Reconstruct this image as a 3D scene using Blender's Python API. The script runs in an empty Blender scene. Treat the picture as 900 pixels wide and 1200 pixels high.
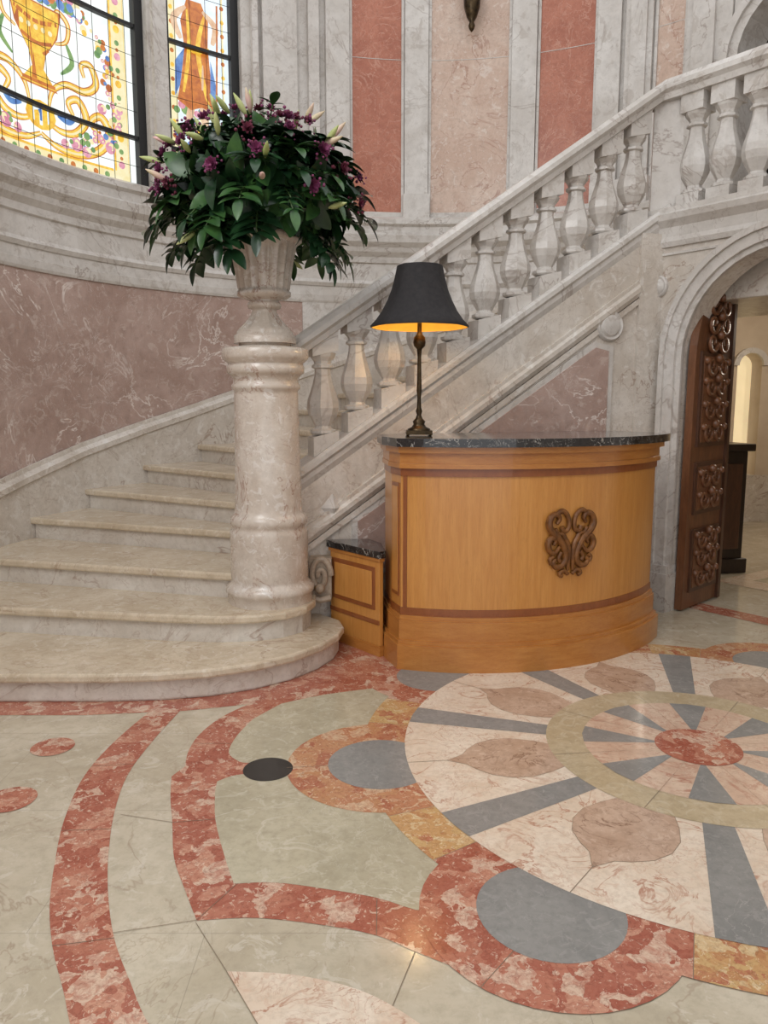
import bpy, math, random, bmesh
from mathutils import Vector, noise
random.seed(4)
scene=bpy.context.scene
scene.view_settings.view_transform='Standard'
scene.view_settings.look='None'
PI=math.pi
# ------------------------------------------------------------------ materials
def S(r,g,b):
    f=lambda c:((c/255)/12.92 if c/255<=0.04045 else ((c/255+0.055)/1.055)**2.4)
    return (f(r),f(g),f(b),1)
class NT:
    def __init__(s,name):
        s.m=bpy.data.materials.new(name); s.m.use_nodes=True
        s.t=s.m.node_tree; s.b=s.t.nodes['Principled BSDF']; s.out=s.t.nodes['Material Output']
    def n(s,typ,**kw):
        nd=s.t.nodes.new(typ)
        for k,v in kw.items():
            if k in nd.inputs.keys(): nd.inputs[k].default_value=v
            else: setattr(nd,k,v)
        return nd
    def l(s,a,b): s.t.links.new(a,b)
    def mix(s,fac,a,b):
        nd=s.t.nodes.new('ShaderNodeMix'); nd.data_type='RGBA'
        for i,x in ((0,fac),(6,a),(7,b)):
            if hasattr(x,'links'): s.l(x,nd.inputs[i])
            else: nd.inputs[i].default_value=x
        return nd.outputs[2]
    def ramp(s,fac,stops,interp='LINEAR'):
        r=s.t.nodes.new('ShaderNodeValToRGB'); cr=r.color_ramp; cr.interpolation=interp
        while len(cr.elements)<len(stops): cr.elements.new(.5)
        for e,(p,c) in zip(cr.elements,stops):
            e.position=p; e.color=c if not isinstance(c,(int,float)) else (c,c,c,1)
        s.l(fac,r.inputs[0]); return r.outputs[0]
    def coord(s,scale=(1,1,1)):
        tc=s.t.nodes.new('ShaderNodeTexCoord'); mp=s.t.nodes.new('ShaderNodeMapping')
        mp.inputs['Scale'].default_value=scale
        s.l(tc.outputs['Object'],mp.inputs[0]); return mp.outputs[0]
    def noise(s,co,scale,detail=6,rough=.6,dist=0):
        nd=s.n('ShaderNodeTexNoise',Scale=scale,Detail=detail,Roughness=rough,Distortion=dist)
        s.l(co,nd.inputs['Vector']); return nd.outputs['Fac']
def marble(name,c1,c2,vein,sc=2.0,vs=1.5,va=.6,rough=.3,vw=.02,bump=0,coat=0,speck=None,joints=None,mott=.55):
    M=NT(name); co=M.coord()
    f=M.noise(co,sc,5,.68,.6)
    col=M.mix(M.ramp(f,[(.38,0),(.62,1)]),c1,c2)
    f3=M.noise(co,sc*9,5,.75)
    dk=tuple(x*.74 for x in c2[:3])+(1,)
    mm=M.t.nodes.new('ShaderNodeMath'); mm.operation='MULTIPLY'; M.l(M.ramp(f3,[(.46,0),(.70,1)]),mm.inputs[0]); mm.inputs[1].default_value=mott
    col=M.mix(mm.outputs[0],col,dk)
    f4=M.noise(co,vs*1.3,2,.5)
    for q,(ss,ww,aa) in enumerate(((vs,vw,1),(vs*2.7,vw*.8,.7))):
        f2=M.noise(co,ss,5,.6,1.6)
        r=M.ramp(f2,[(.5-ww,0),(.5,1),(.5+ww,0)])
        a=M.t.nodes.new('ShaderNodeMath'); a.operation='MULTIPLY'; M.l(r,a.inputs[0])
        M.l(M.ramp(f4,[(.4,0),(.6,va*aa)] if q==0 else [(.38,va*aa),(.55,0.05)]),a.inputs[1])
        col=M.mix(a.outputs[0],col,vein)
    if speck:
        f5=M.noise(co,sc*5,5,.7,1)
        col=M.mix(M.ramp(f5,[(.56,0),(.62,.6)]),col,speck)
    if joints:
        br=M.n('ShaderNodeTexBrick'); br.offset=.5
        br.inputs['Scale'].default_value=1; br.inputs['Mortar Size'].default_value=.0012
        br.inputs['Brick Width'].default_value=joints[0]; br.inputs['Row Height'].default_value=joints[1]
        br.inputs['Color1'].default_value=(0,0,0,1);br.inputs['Color2'].default_value=(0,0,0,1);br.inputs['Mortar'].default_value=(.5,.5,.5,1)
        M.l(co,br.inputs['Vector'])
        col=M.mix(br.outputs['Color'],col,tuple(x*.45 for x in c1[:3])+(1,))
    M.l(col,M.b.inputs['Base Color'])
    rr=M.ramp(f3,[(.3,max(rough-.06,0.05)),(.8,rough+.12)]); M.l(rr,M.b.inputs['Roughness'])
    M.b.inputs['Coat Weight'].default_value=coat; M.b.inputs['Coat Roughness'].default_value=.12
    return M.m
def breccia(name,cols,sc=12,rough=.17,edge=None,ea=.35):
    M=NT(name); co=M.coord()
    ns=M.n('ShaderNodeTexNoise',Scale=sc*.6,Detail=4); M.l(co,ns.inputs['Vector'])
    mx=M.t.nodes.new('ShaderNodeVectorMath'); mx.operation='MULTIPLY_ADD'
    M.l(ns.outputs['Color'],mx.inputs[0]); mx.inputs[1].default_value=(.26,.26,.26); M.l(co,mx.inputs[2])
    v=M.n('ShaderNodeTexVoronoi',Scale=sc); M.l(mx.outputs[0],v.inputs['Vector'])
    sp=M.t.nodes.new('ShaderNodeSeparateColor'); M.l(v.outputs['Color'],sp.inputs[0])
    n=len(cols); col=M.ramp(sp.outputs[0],[(i/n,c) for i,c in enumerate(cols)],'CONSTANT')
    f=M.noise(co,sc*1.6,5,.75,1.0)
    col=M.mix(M.ramp(f,[(.42,0),(.60,.7)]),col,cols[0])
    f=M.noise(co,sc*2.4,4,.7,1.5)
    col=M.mix(M.ramp(f,[(.575,0),(.63,.75)]),col,edge or S(218,192,170))
    f=M.noise(co,sc*5,5,.75)
    col=M.mix(M.ramp(f,[(.5,0),(.7,.55)]),col,tuple(x*.55 for x in cols[1][:3])+(1,))
    v2=M.n('ShaderNodeTexVoronoi',Scale=sc*.9); v2.feature='DISTANCE_TO_EDGE'; M.l(mx.outputs[0],v2.inputs['Vector'])
    col=M.mix(M.ramp(v2.outputs['Distance'],[(0,.4),(.025,0)]),col,tuple(x*.5 for x in cols[1][:3])+(1,))
    M.l(col,M.b.inputs['Base Color']); M.b.inputs['Roughness'].default_value=rough
    return M.m
def plain(name,c,rough=.5,metal=0,emit=None,es=0,varc=None,sc=8,bump=0):
    M=NT(name); 
    co=M.coord(); f=M.noise(co,sc,5,.6)
    c2=varc or tuple(x*.75 for x in c[:3])+(1,)
    M.l(M.mix(M.ramp(f,[(.35,0),(.65,1)]),c,c2),M.b.inputs['Base Color'])
    M.b.inputs['Roughness'].default_value=rough; M.b.inputs['Metallic'].default_value=metal
    if emit: M.b.inputs['Emission Color'].default_value=emit; M.b.inputs['Emission Strength'].default_value=es
    return M.m
def wood(name,c1,c2,scale=(14,14,1.0),rough=.28,coat=.4):
    M=NT(name); co=M.coord(scale)
    f=M.noise(co,3,6,.7,.4)
    col=M.mix(M.ramp(f,[(.3,0),(.7,1)]),c1,c2)
    f2=M.noise(co,18,3,.6); dk=tuple(x*.7 for x in c2[:3])+(1,)
    col=M.mix(M.ramp(f2,[(.55,0),(.75,.45)]),col,dk)
    M.l(col,M.b.inputs['Base Color']); M.b.inputs['Roughness'].default_value=rough
    M.b.inputs['Coat Weight'].default_value=coat; M.b.inputs['Coat Roughness'].default_value=.15
    return M.m
def glass(name,c,c2=None,st=1.0,sc=9):
    M=NT(name); co=M.coord(); f=M.noise(co,sc,4,.6,.5)
    c2=c2 or tuple(min(1,x*.72) for x in c[:3])+(1,)
    col=M.mix(M.ramp(f,[(.35,0),(.65,1)]),c,c2)
    M.b.inputs['Base Color'].default_value=(.05,.05,.05,1); M.l(col,M.b.inputs['Emission Color']); M.b.inputs['Emission Strength'].default_value=st*1.12  # daylight behind the glass is put in as emission
    M.b.inputs['Roughness'].default_value=.2
    return M.m

STONE=marble('stone_grey_marble',S(212,208,203),S(194,188,181),S(140,124,114),1.6,1.1,.7,.32,.012,speck=S(174,165,156),mott=.45)
STONE_W=marble('stone_warm_marble',S(212,205,196),S(194,184,172),S(148,124,108),2.2,1.8,.8,.3,.013,speck=S(220,216,210),mott=.5)
COLM=marble('column_marble',S(211,202,191),S(194,181,167),S(146,106,90),3,2.2,.7,.24,.012,coat=.2,speck=S(222,218,213),mott=.6)
TREAD=marble('tread_marble',S(210,196,174),S(192,176,152),S(152,124,102),3,2,.6,.2,.02,speck=S(218,208,192),mott=.55)
RISER=marble('riser_marble',S(214,208,199),S(198,189,177),S(150,124,108),3,2,.7,.35,.02,mott=.5)
SCROLLM=marble('darker_scroll_marble',S(176,160,142),S(152,136,118),S(110,86,70),6,4,.6,.45,.02)  # darker, browner marble for the carved scroll
PINK_D=marble('pink_dado_marble',S(184,160,150),S(165,139,128),S(226,215,208),2.4,1.5,1.0,.26,.013,speck=S(196,178,168),mott=.6)
PINK=marble('pink_panel_marble',S(210,188,172),S(196,168,150),S(162,122,104),3,2,.8,.3,.018,speck=S(218,206,196),mott=.6)
RED=marble('red_panel_marble',S(182,116,92),S(164,97,74),S(200,154,134),4,3,.7,.3,.02,speck=S(190,136,114),mott=.6)
F_BASE=marble('floor_beige_marble',S(200,190,170),S(182,171,149),S(156,138,118),2.2,1.3,.7,.13,.010,speck=S(208,200,184),joints=(.95,.62),mott=.5)
F_GREEN=marble('floor_green_beige_marble',S(188,179,155),S(172,163,139),S(206,198,180),3.2,1.8,.8,.13,.012,speck=S(197,189,169),mott=.55)
F_BAND=marble('floor_sand_marble',S(192,175,146),S(178,161,130),S(206,194,172),4,2,.5,.13,.02,speck=S(198,185,160),mott=.6)
F_CREAM=marble('floor_cream_marble',S(228,214,196),S(216,196,174),S(178,132,110),5,4.0,1,.13,.025,speck=S(210,182,160),mott=.55)
F_PINKC=marble('floor_rose_marble',S(214,190,168),S(200,170,148),S(172,120,100),5,4,.9,.13,.03,mott=.6)
F_ROSE=marble('floor_petal_marble',S(198,171,150),S(182,153,131),S(132,102,84),4,3,.9,.13,.02,speck=S(208,183,163),mott=.6)
F_GREY=marble('floor_grey_marble',S(144,142,138),S(131,130,127),S(180,177,170),4,3,.5,.16,.008,speck=S(154,152,148),mott=.5)
F_BLACK=marble('floor_black_marble',S(38,36,36),S(28,27,28),S(90,86,80),4,3,.4,.2,.01)
F_RED=breccia('floor_red_breccia',[S(174,108,88),S(158,88,70),S(180,118,96),S(196,146,122),S(208,180,158),S(162,94,76)],15)
F_RED2=breccia('floor_red_pale_breccia',[S(182,120,98),S(172,104,84),S(192,136,112),S(210,178,154)],16)
F_YEL=breccia('floor_yellow_breccia',[S(194,152,104),S(180,128,88),S(198,166,116),S(210,186,146),S(174,106,82)],17,edge=S(222,202,168))
F_ORG=breccia('floor_orange_breccia',[S(184,128,96),S(168,102,78),S(190,142,104),S(208,178,146),S(186,136,96)],16,edge=S(218,194,164))
OAK=wood('oak_vertical_grain',S(206,148,78),S(188,126,60))
OAK_H=wood('oak_molding',S(192,132,66),S(172,108,48),(3,3,14))
MAHOG=wood('mahogany_inlay',S(148,86,44),S(128,70,34),(8,8,4))
CARVED=plain('carved_bronzed_wood',S(136,88,42),.35,.1,varc=S(90,54,24),sc=20)
BLACKM=marble('black_counter_marble',S(38,37,38),S(22,22,24),S(200,196,188),6,7,.9,.1,.012,coat=.5)
DOORW=wood('dark_carved_walnut',S(126,82,54),S(92,58,36),(8,8,2),.4,.2)
DOORD=wood('walnut_panel',S(90,58,40),S(66,42,30),(8,8,2),.4,.2)
DARKW=wood('very_dark_wood',S(48,34,26),S(30,22,18),(8,8,2),.4,.2)
BRONZE=plain('aged_bronze',S(82,66,44),.35,.8,varc=S(42,34,24),sc=25)
IRON=plain('black_iron',S(22,22,24),.5)
SHADE=plain('black_pleated_fabric',S(40,37,38),.8,varc=S(27,25,27),sc=40)
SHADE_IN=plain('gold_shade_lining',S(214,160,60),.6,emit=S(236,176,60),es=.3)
BULB=plain('warm_bulb',S(255,220,150),.3,emit=S(255,200,110),es=8)
LEAF=plain('dark_green_leaf',S(34,66,36),.28,varc=S(19,44,26),sc=12)
LEAF2=plain('mid_green_leaf',S(62,98,48),.34,varc=S(38,70,38),sc=12)
BUD=plain('lily_bud',S(186,192,134),.4,varc=S(160,172,104))
BUDP=plain('pink_lily_bud',S(220,176,172),.4,varc=S(190,186,140))
PURP=plain('purple_blossom',S(132,58,98),.6,varc=S(96,38,72),sc=30)
PLUM=plain('burgundy_blossom',S(112,38,60),.6,varc=S(80,26,46),sc=30)
STEM=plain('stem_green',S(60,84,40),.5)
HALLW=plain('hall_plaster',S(202,186,164),.6,varc=S(188,170,148),sc=3)
DARKR=plain('gallery_darkened_brown',S(70,52,38),.6)  # dark brown paints in the dimness behind the gallery doorway
F_JOINT=plain('floor_joint_grout',S(136,118,98),.6)
G=dict(
 base=glass('glass_pale',S(248,250,246),S(232,240,238),1.0,6),
 cream=glass('glass_cream',S(244,236,196),S(238,222,160),.95),
 yel=glass('glass_gold',S(244,210,80),S(222,162,40),1.0,18),
 org=glass('glass_orange',S(222,132,46),S(178,90,30),.85,16),
 pink=glass('glass_rose',S(236,176,192),S(208,124,152),.92,22),
 blue=glass('glass_blue',S(110,156,214),S(70,110,180),.88,14),
 green=glass('glass_green',S(140,176,104),S(88,136,76),.88,16),
 pale=glass('glass_sky',S(238,246,250),S(216,232,242),1.0,10),
 skin=glass('glass_flesh',S(240,208,174),S(218,174,136),.9,14))
# ------------------------------------------------------------------ mesh builder
class MB:
    def __init__(s): s.v=[];s.f=[];s.mi=[];s.mats=[];s.sm=[]
    def mat(s,m):
        if m not in s.mats: s.mats.append(m)
        return s.mats.index(m)
    def add(s,vs,fs,m,smooth=False):
        o=len(s.v); s.v+= [tuple(p) for p in vs]; k=s.mat(m)
        for f in fs: s.f.append([i+o for i in f]); s.mi.append(k); s.sm.append(smooth)
    def prism(s,poly,z0,z1,m,mtop=None):
        n=len(poly)
        if sum(poly[i][0]*poly[(i+1)%n][1]-poly[(i+1)%n][0]*poly[i][1] for i in range(n))<0: poly=poly[::-1]
        vs=[(x,y,z0) for x,y in poly]+[(x,y,z1) for x,y in poly]
        s.add(vs,[[i,(i+1)%n,n+(i+1)%n,n+i] for i in range(n)]+[list(range(n))[::-1],list(range(n,2*n))],m)
    def flat(s,poly,z,m):
        n=len(poly)
        if sum(poly[i][0]*poly[(i+1)%n][1]-poly[(i+1)%n][0]*poly[i][1] for i in range(n))<0: poly=poly[::-1]
        s.add([(x,y,z) for x,y in poly],[list(range(n))],m)
    def hexa(s,p,m): # 8 points bottom4 top4
        s.add(p,[[3,2,1,0],[4,5,6,7],[0,1,5,4],[1,2,6,5],[2,3,7,6],[3,0,4,7]],m)
    def box(s,c,sz,m,ux=(1,0),):
        ux=Vector((ux[0],ux[1],0)).normalized(); uy=Vector((-ux.y,ux.x,0)); c=Vector(c)
        a,b,h=sz[0]/2,sz[1]/2,sz[2]/2; P=[]
        for z in (-h,h):
            for x,y in ((-a,-b),(a,-b),(a,b),(-a,b)): P.append(c+ux*x+uy*y+Vector((0,0,z)))
        s.hexa(P,m)
    def lathe(s,c,prof,m,seg=32,mod=None,smooth=True,rot=0):
        n=len(prof); vs=[]
        for r,z in prof:
            for k in range(seg):
                t=rot+2*PI*k/seg; rr=r*(mod(t,z) if mod else 1)
                vs.append((c[0]+rr*math.cos(t),c[1]+rr*math.sin(t),c[2]+z))
        fs=[[i*seg+k,i*seg+(k+1)%seg,(i+1)*seg+(k+1)%seg,(i+1)*seg+k] for i in range(n-1) for k in range(seg)]
        s.add(vs,fs,m,smooth)
        if prof[0][0]>1e-4: s.add(vs[:seg],[list(range(seg))[::-1]],m)
        if prof[-1][0]>1e-4: s.add(vs[-seg:],[list(range(seg))],m)
    def tube(s,pts,rad,m,seg=8,taper=None):
        pts=[Vector(p) for p in pts]; n=len(pts); vs=[]; prev=None
        for i,p in enumerate(pts):
            d=(pts[min(i+1,n-1)]-pts[max(i-1,0)]).normalized()
            a=prev if prev else (Vector((0,0,1)) if abs(d.z)<.9 else Vector((1,0,0)))
            u=(a-d*a.dot(d)).normalized(); w=d.cross(u); prev=u
            r=rad*(taper(i/(n-1)) if taper else 1)
            for k in range(seg):
                t=2*PI*k/seg; vs.append(p+u*math.cos(t)*r+w*math.sin(t)*r)
        fs=[[i*seg+k,i*seg+(k+1)%seg,(i+1)*seg+(k+1)%seg,(i+1)*seg+k] for i in range(n-1) for k in range(seg)]
        fs+=[list(range(seg))[::-1],[(n-1)*seg+k for k in range(seg)]]
        s.add(vs,fs,m,True)
    def sweep(s,path,prof,m,smooth=False):
        """path of (x,y,z); profile (n to the right of travel, dz), closed"""
        n=len(path); P=[Vector(p) for p in path]; k=len(prof); vs=[]
        def nr(a,b):
            d=Vector((b.x-a.x,b.y-a.y,0)).normalized(); return Vector((d.y,-d.x,0))
        for i in range(n):
            if i==0: N=nr(P[0],P[1])
            elif i==n-1: N=nr(P[-2],P[-1])
            else:
                a=nr(P[i-1],P[i]); b=nr(P[i],P[i+1]); N=(a+b).normalized(); N=N/max(.3,N.dot(a))
            for q in prof: vs.append(P[i]+N*q[0]+Vector((0,0,q[1])))
        fs=[[i*k+j,i*k+(j+1)%k,(i+1)*k+(j+1)%k,(i+1)*k+j] for i in range(n-1) for j in range(k)]
        fs+=[list(range(k))[::-1],[(n-1)*k+j for j in range(k)]]
        s.add(vs,fs,m,smooth)
    def ball(s,c,r,m,seg=8,rings=6,sq=(1,1,1)):
        prof=[(max(1e-5,math.sin(PI*i/rings)),-math.cos(PI*i/rings)) for i in range(rings+1)]
        vs=[]
        for a,z in prof:
            for k in range(seg):
                t=2*PI*k/seg; vs.append((c[0]+r*sq[0]*a*math.cos(t),c[1]+r*sq[1]*a*math.sin(t),c[2]+r*sq[2]*z))
        s.add(vs,[[i*seg+k,i*seg+(k+1)%seg,(i+1)*seg+(k+1)%seg,(i+1)*seg+k] for i in range(rings) for k in range(seg)],m,True)
    def obj(s,name,bevel=0,parent=None,recalc=True):
        me=bpy.data.meshes.new(name); me.from_pydata(s.v,[],s.f); 
        for m in s.mats: me.materials.append(m)
        for p,k,q in zip(me.polygons,s.mi,s.sm): p.material_index=k; p.use_smooth=q
        me.update(); o=bpy.data.objects.new(name,me); scene.collection.objects.link(o)
        if recalc:
            bm=bmesh.new(); bm.from_mesh(me); bmesh.ops.recalc_face_normals(bm,faces=bm.faces); bm.to_mesh(me); bm.free()
        if bevel:
            b=o.modifiers.new('bevel','BEVEL'); b.width=bevel; b.segments=2; b.limit_method='ANGLE'; b.angle_limit=math.radians(40)
        if parent: o.parent=parent
        return o
def crom(pts,sub=6,closed=False):
    out=[]; n=len(pts)
    rng=range(n) if closed else range(n-1)
    for i in rng:
        p=[pts[(i+j)%n] if closed else pts[min(max(i+j,0),n-1)] for j in (-1,0,1,2)]
        for k in range(sub):
            t=k/sub
            out.append(tuple(.5*((2*p[1][d])+(-p[0][d]+p[2][d])*t+(2*p[0][d]-5*p[1][d]+4*p[2][d]-p[3][d])*t*t+(-p[0][d]+3*p[1][d]-3*p[2][d]+p[3][d])*t**3) for d in range(len(p[1]))))
    if not closed: out.append(tuple(pts[-1]))
    return out
def circ(c,r,a0=0,a1=360,n=48,full=True):
    return [(c[0]+r*math.cos(math.radians(a0+(a1-a0)*i/n)),c[1]+r*math.sin(math.radians(a0+(a1-a0)*i/n))) for i in range(n if full else n+1)]
def inset(poly,d):
    n=len(poly); A=sum(poly[i][0]*poly[(i+1)%n][1]-poly[(i+1)%n][0]*poly[i][1] for i in range(n)); sg=1 if A>0 else -1; out=[]
    for i in range(n):
        a=Vector(poly[i-1]);b=Vector(poly[i]);c=Vector(poly[(i+1)%n])
        d1=(b-a).normalized();d2=(c-b).normalized(); n1=Vector((-d1.y,d1.x))*sg;n2=Vector((-d2.y,d2.x))*sg
        N=(n1+n2); N=N.normalized()/max(.5,N.normalized().dot(n1)) if N.length>1e-6 else n1
        out.append(tuple(b+N*d))
    return out
# ------------------------------------------------------------------ FLOOR
fl=MB(); dz=.0007
fl.add([(-3.2,-3,-.05),(9,-3,-.05),(9,11,-.05),(-3.2,11,-.05),(-3.2,-3,0),(9,-3,0),(9,11,0),(-3.2,11,0)],[[3,2,1,0],[4,5,6,7],[0,1,5,4],[1,2,6,5],[2,3,7,6],[3,0,4,7]],F_BASE)
CX,CY=1.28,2.96
def mir(p): return [(2*CX-x,y) for x,y in p]
step1=[(-2.66,3.41),(-1.3,3.41),(-1.05,3.43),(-.83,3.475),(-.62,3.57),(-.45,3.70),(-.32,3.87),(-.245,4.04),(-.225,4.18),(-.255,4.31),(-.37,4.44),(-.6,4.6),(-2.66,5.0)]
A_left=[(-1.07,3.32),(-1.12,3.01),(-1.13,2.72),(-1.08,2.42),(-1.01,2.18),(-.94,1.98),(-.86,1.81),(-.77,1.66),(-.66,1.48),(-.4,1.15),(-.05,.85)]
A_right=[(-.93,3.34),(-.96,3.05),(-.97,2.75),(-.93,2.48),(-.86,2.22),(-.79,2.02),(-.71,1.84),(-.62,1.69),(-.52,1.54),(-.28,1.25),(.05,.97)]
bandA=crom(A_left)+crom(A_right)[::-1]
topb=[(-2.67,3.45),(-2.67,3.29),(-1.35,3.29),(-1.0,3.33),(-.9,3.34),(-.62,3.42),(-.48,3.44),(-.29,3.54),(.02,3.67),(.25,3.72),(.1,4.2),(-.3,4.4),(-1.0,3.6)]
B=crom([(-.60,3.46),(-.72,3.28),(-.78,3.10),(-.79,2.94),(-.77,2.80)])+crom([(-.80,2.72),(-.76,2.56),(-.71,2.40),(-.65,2.20),(-.58,2.05),(-.51,1.91)])+crom([(-.50,1.91),(-.35,1.92),(-.16,1.89),(-.02,1.85),(.08,1.79),(.27,1.68)])+[(.6,1.9),(.3,3.5),(.02,3.7),(-.29,3.56)]
P1=crom([(-.48,3.42),(-.29,3.53),(.02,3.64)],4)+[(.04,3.5),(.0,3.0),(-.2,2.8),(-.55,2.83)]+crom([(-.57,2.84),(-.625,2.92),(-.62,3.08),(-.58,3.25)],4)
P2=crom([(-.62,2.68),(-.54,2.735),(-.34,2.735)],4)+[(-.1,2.6),(.2,2.4),(.3,2.2),(.4,2.1)]+crom([(.17,2.14),(.13,2.05),(.11,1.95),(-.02,2.005),(-.17,2.045),(-.32,2.075),(-.43,2.07)],4)+crom([(-.44,2.07),(-.50,2.22),(-.57,2.42),(-.61,2.60)],4)
LC=crom([(-.39,1.72),(-.23,1.71),(-.06,1.66),(.08,1.56),(.2,1.42)],4)+[(.1,1.2),(-.05,1.28),(-.25,1.5)]
for mm in (lambda p:p,mir):
    fl.flat(mm(bandA),dz*2,F_RED)
    fl.flat(mm(B),dz*2,F_RED)
    fl.flat(mm(P1),dz*3,F_GREEN); fl.flat(mm(P2),dz*3,F_GREEN); fl.flat(mm(LC),dz*3,F_CREAM)
def joint(a,b,w=.0018,z=dz*3.6):
    a=Vector(a);b=Vector(b);d=(b-a).normalized();n=Vector((-d.y,d.x))*w/2
    fl.flat([tuple(a+n),tuple(b+n),tuple(b-n),tuple(a-n)],z,F_JOINT)
for a,b in (((-1.135,2.8),(-.97,2.82)),((-1.06,2.35),(-.9,2.36)),((-.86,1.81),(-.71,1.84)),((-.51,1.91),(-.43,2.07)),((-.02,1.85),(-.02,2.0)),((-.71,2.4),(-.57,2.42)),((-.79,3.0),(-.62,3.0)),((-.9,2.45),(-.71,2.4)),((-.72,1.86),(-.51,1.91)),((-.51,1.9),(-.39,1.72)),((-.39,1.72),(-.25,1.5)),((.08,1.79),(.02,1.61))):
    joint(a,b)
fl.flat(topb,dz*1.5,F_RED)
for (x,y,r) in ((-1.354,2.97,.085),(-1.327,2.55,.09),(-1.5,2.1,.085)):
    fl.flat(circ((x,y),r),dz*3,F_RED); fl.flat(circ((2*CX-x,y),r),dz*3,F_RED)
fl.flat(circ((-.445,2.775),.095),dz*4.5,F_BLACK); fl.flat(circ((2*CX+.445,2.775),.095),dz*4.5,F_BLACK)
def pol(r,a): return (CX+r*math.cos(math.radians(a)),CY+r*math.sin(math.radians(a)))
for k in range(8):
    a=6+45*k; d=16.5
    m=[F_RED2,F_ORG,F_ORG,F_RED,F_ORG,F_RED,F_RED,F_RED][k]
    c=pol(1.30,a)
    fl.flat(circ(c,.365,n=40),dz*4,m)
    sec=[pol(1.37,a+d+(45-2*d)*i/8) for i in range(9)]+[pol(1.1,a+45-d-(45-2*d)*i/8) for i in range(9)]
    fl.flat(sec,dz*4.6,F_YEL)
    sec=[pol(1.37,a-d+(2*d)*i/8) for i in range(9)]+[pol(1.1,a+d-(2*d)*i/8) for i in range(9)]
    fl.flat(sec,dz*4.3,m)
    for e in (a+d,a-d): joint(pol(1.19,e),pol(1.37,e),.002,dz*4.9)
    joint((c[0]+.2*math.cos(math.radians(a)),c[1]+.2*math.sin(math.radians(a))),(c[0]+.364*math.cos(math.radians(a)),c[1]+.364*math.sin(math.radians(a))),.002,dz*4.9)
    fl.flat(circ(c,.205,n=40),dz*5,F_GREY)
fl.flat(circ((CX,CY),1.195,n=128),dz*6,F_CREAM)
for k in range(8):
    a=28.9+45*k
    for r0,r1,w0,w1 in ((.6,1.195,.10,.165),):
        sa=math.radians(a); dx,dy=math.cos(sa),math.sin(sa)
        e=math.degrees(math.asin(w1/2/1.195))
        q=[(CX+dx*r0-dy*w0/2,CY+dy*r0+dx*w0/2),pol(1.195,a+e),pol(1.197,a),pol(1.195,a-e),(CX+dx*r0+dy*w0/2,CY+dy*r0-dx*w0/2)]
        fl.flat(q,dz*7,F_GREY)
    a2=a+22.5; sa=math.radians(a2); dx,dy=math.cos(sa),math.sin(sa)
    half=[(.58,.09),(.66,.135),(.74,.165),(.82,.165),(.89,.135),(.94,.085),(.97,.04),(1.04,0)]
    q=[(CX+dx*r-dy*w,CY+dy*r+dx*w) for r,w in half]+[(CX+dx*r+dy*w,CY+dy*r-dx*w) for r,w in half[::-1][1:]]
    fl.flat(q,dz*7,F_ROSE)
    fl.flat(inset(q,-.0018),dz*6.6,F_JOINT)
    joint((CX+dx*1.03,CY+dy*1.03),(CX+dx*1.195,CY+dy*1.195),.0025,dz*7.2)
fl.flat(circ((CX,CY),.607,n=96),dz*8,F_BAND)
fl.flat(circ((CX,CY),.456,n=96),dz*9,F_PINKC)
for k in range(8):
    a=28.9+45*k
    fl.flat([pol(.15,a+2),pol(.456,a+10),pol(.459,a),pol(.456,a-10),pol(.15,a-2)],dz*10,F_GREY)
    b=a+22.5
    fl.flat([pol(.16,b-.6),pol(.456,b-.2),pol(.456,b+.2),pol(.16,b+.6)],dz*10,F_ROSE)
    joint(pol(.456,b),pol(.607,b),.002,dz*9.5)
fl.flat(circ((CX,CY),.168,n=48),dz*11,F_RED)
fl.flat([(2.05,5.15),(2.15,5.3),(3.35,3.8),(3.2,3.7)],dz*3,F_RED)
fl.flat([(2.6,5.9),(4.6,7.2),(5.2,6.4),(3.2,5.1)],dz*3,F_CREAM)
fl.flat([(2.9,5.9),(4.5,6.9),(4.9,6.4),(3.3,5.4)],dz*4,F_GREEN)
fl.obj('floor',recalc=False)
# ------------------------------------------------------------------ APSE WALL
AX,AY,AR=.4,4.4,3.07
def az(a,R=AR): return (AX+R*math.cos(math.radians(a)),AY+R*math.sin(math.radians(a)))
def arc(a0,a1,z=0,step=3):
    n=max(2,int(abs(a1-a0)/step)+1)
    return [(*az(a0+(a1-a0)*i/n),z) for i in range(n+1)]
def left_path(z=0,a1=60): return [(-2.67,-3,z),(-2.67,2,z)]+arc(180,a1,z)
def rect(n0,n1,z0,z1): return [(n0,z0),(n1,z0),(n1,z1),(n0,z1)]
w=MB()
w.sweep(left_path(),rect(-.3,0,0,2.37),PINK_D)
w.sweep(arc(112,60),rect(-.0,.01,0,2.37),STONE)
w.sweep(left_path(),rect(-.3,.02,2.37,3.02),STONE)
w.sweep(left_path(),[(0,2.30),(.012,2.30),(.02,2.32),(.025,2.37),(0,2.38)],STONE)
cor=[(0,2.45),(.03,2.45),(.045,2.48),(.03,2.51),(.03,2.66),(.05,2.67),(.055,2.72),(.09,2.76),(.10,2.80),(.14,2.84),(.15,2.90),(.12,2.92),(.12,2.98),(.15,3.0),(.15,3.04),(.06,3.08),(0,3.08)]
w.sweep(left_path(),cor,STONE)
def seg(a0,a1,n0,n1,z0,z1,m): w.sweep(arc(a0,a1),rect(n0,n1,z0,z1),m)
TOP=6.2; WR=137.3
w.sweep([(-2.67,-3,0),(-2.67,4.2,0)],rect(-.3,0,3.02,TOP),STONE)
seg(180,172,-.3,0,3.02,TOP,STONE)
seg(WR,134,-.3,0,3.02,TOP,STONE)
seg(121.7,103.4,-.3,0,3.02,TOP,STONE)
seg(172,WR,-.3,0,5.6,TOP,STONE); seg(134,121.7,-.3,0,5.6,TOP,STONE)
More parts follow.
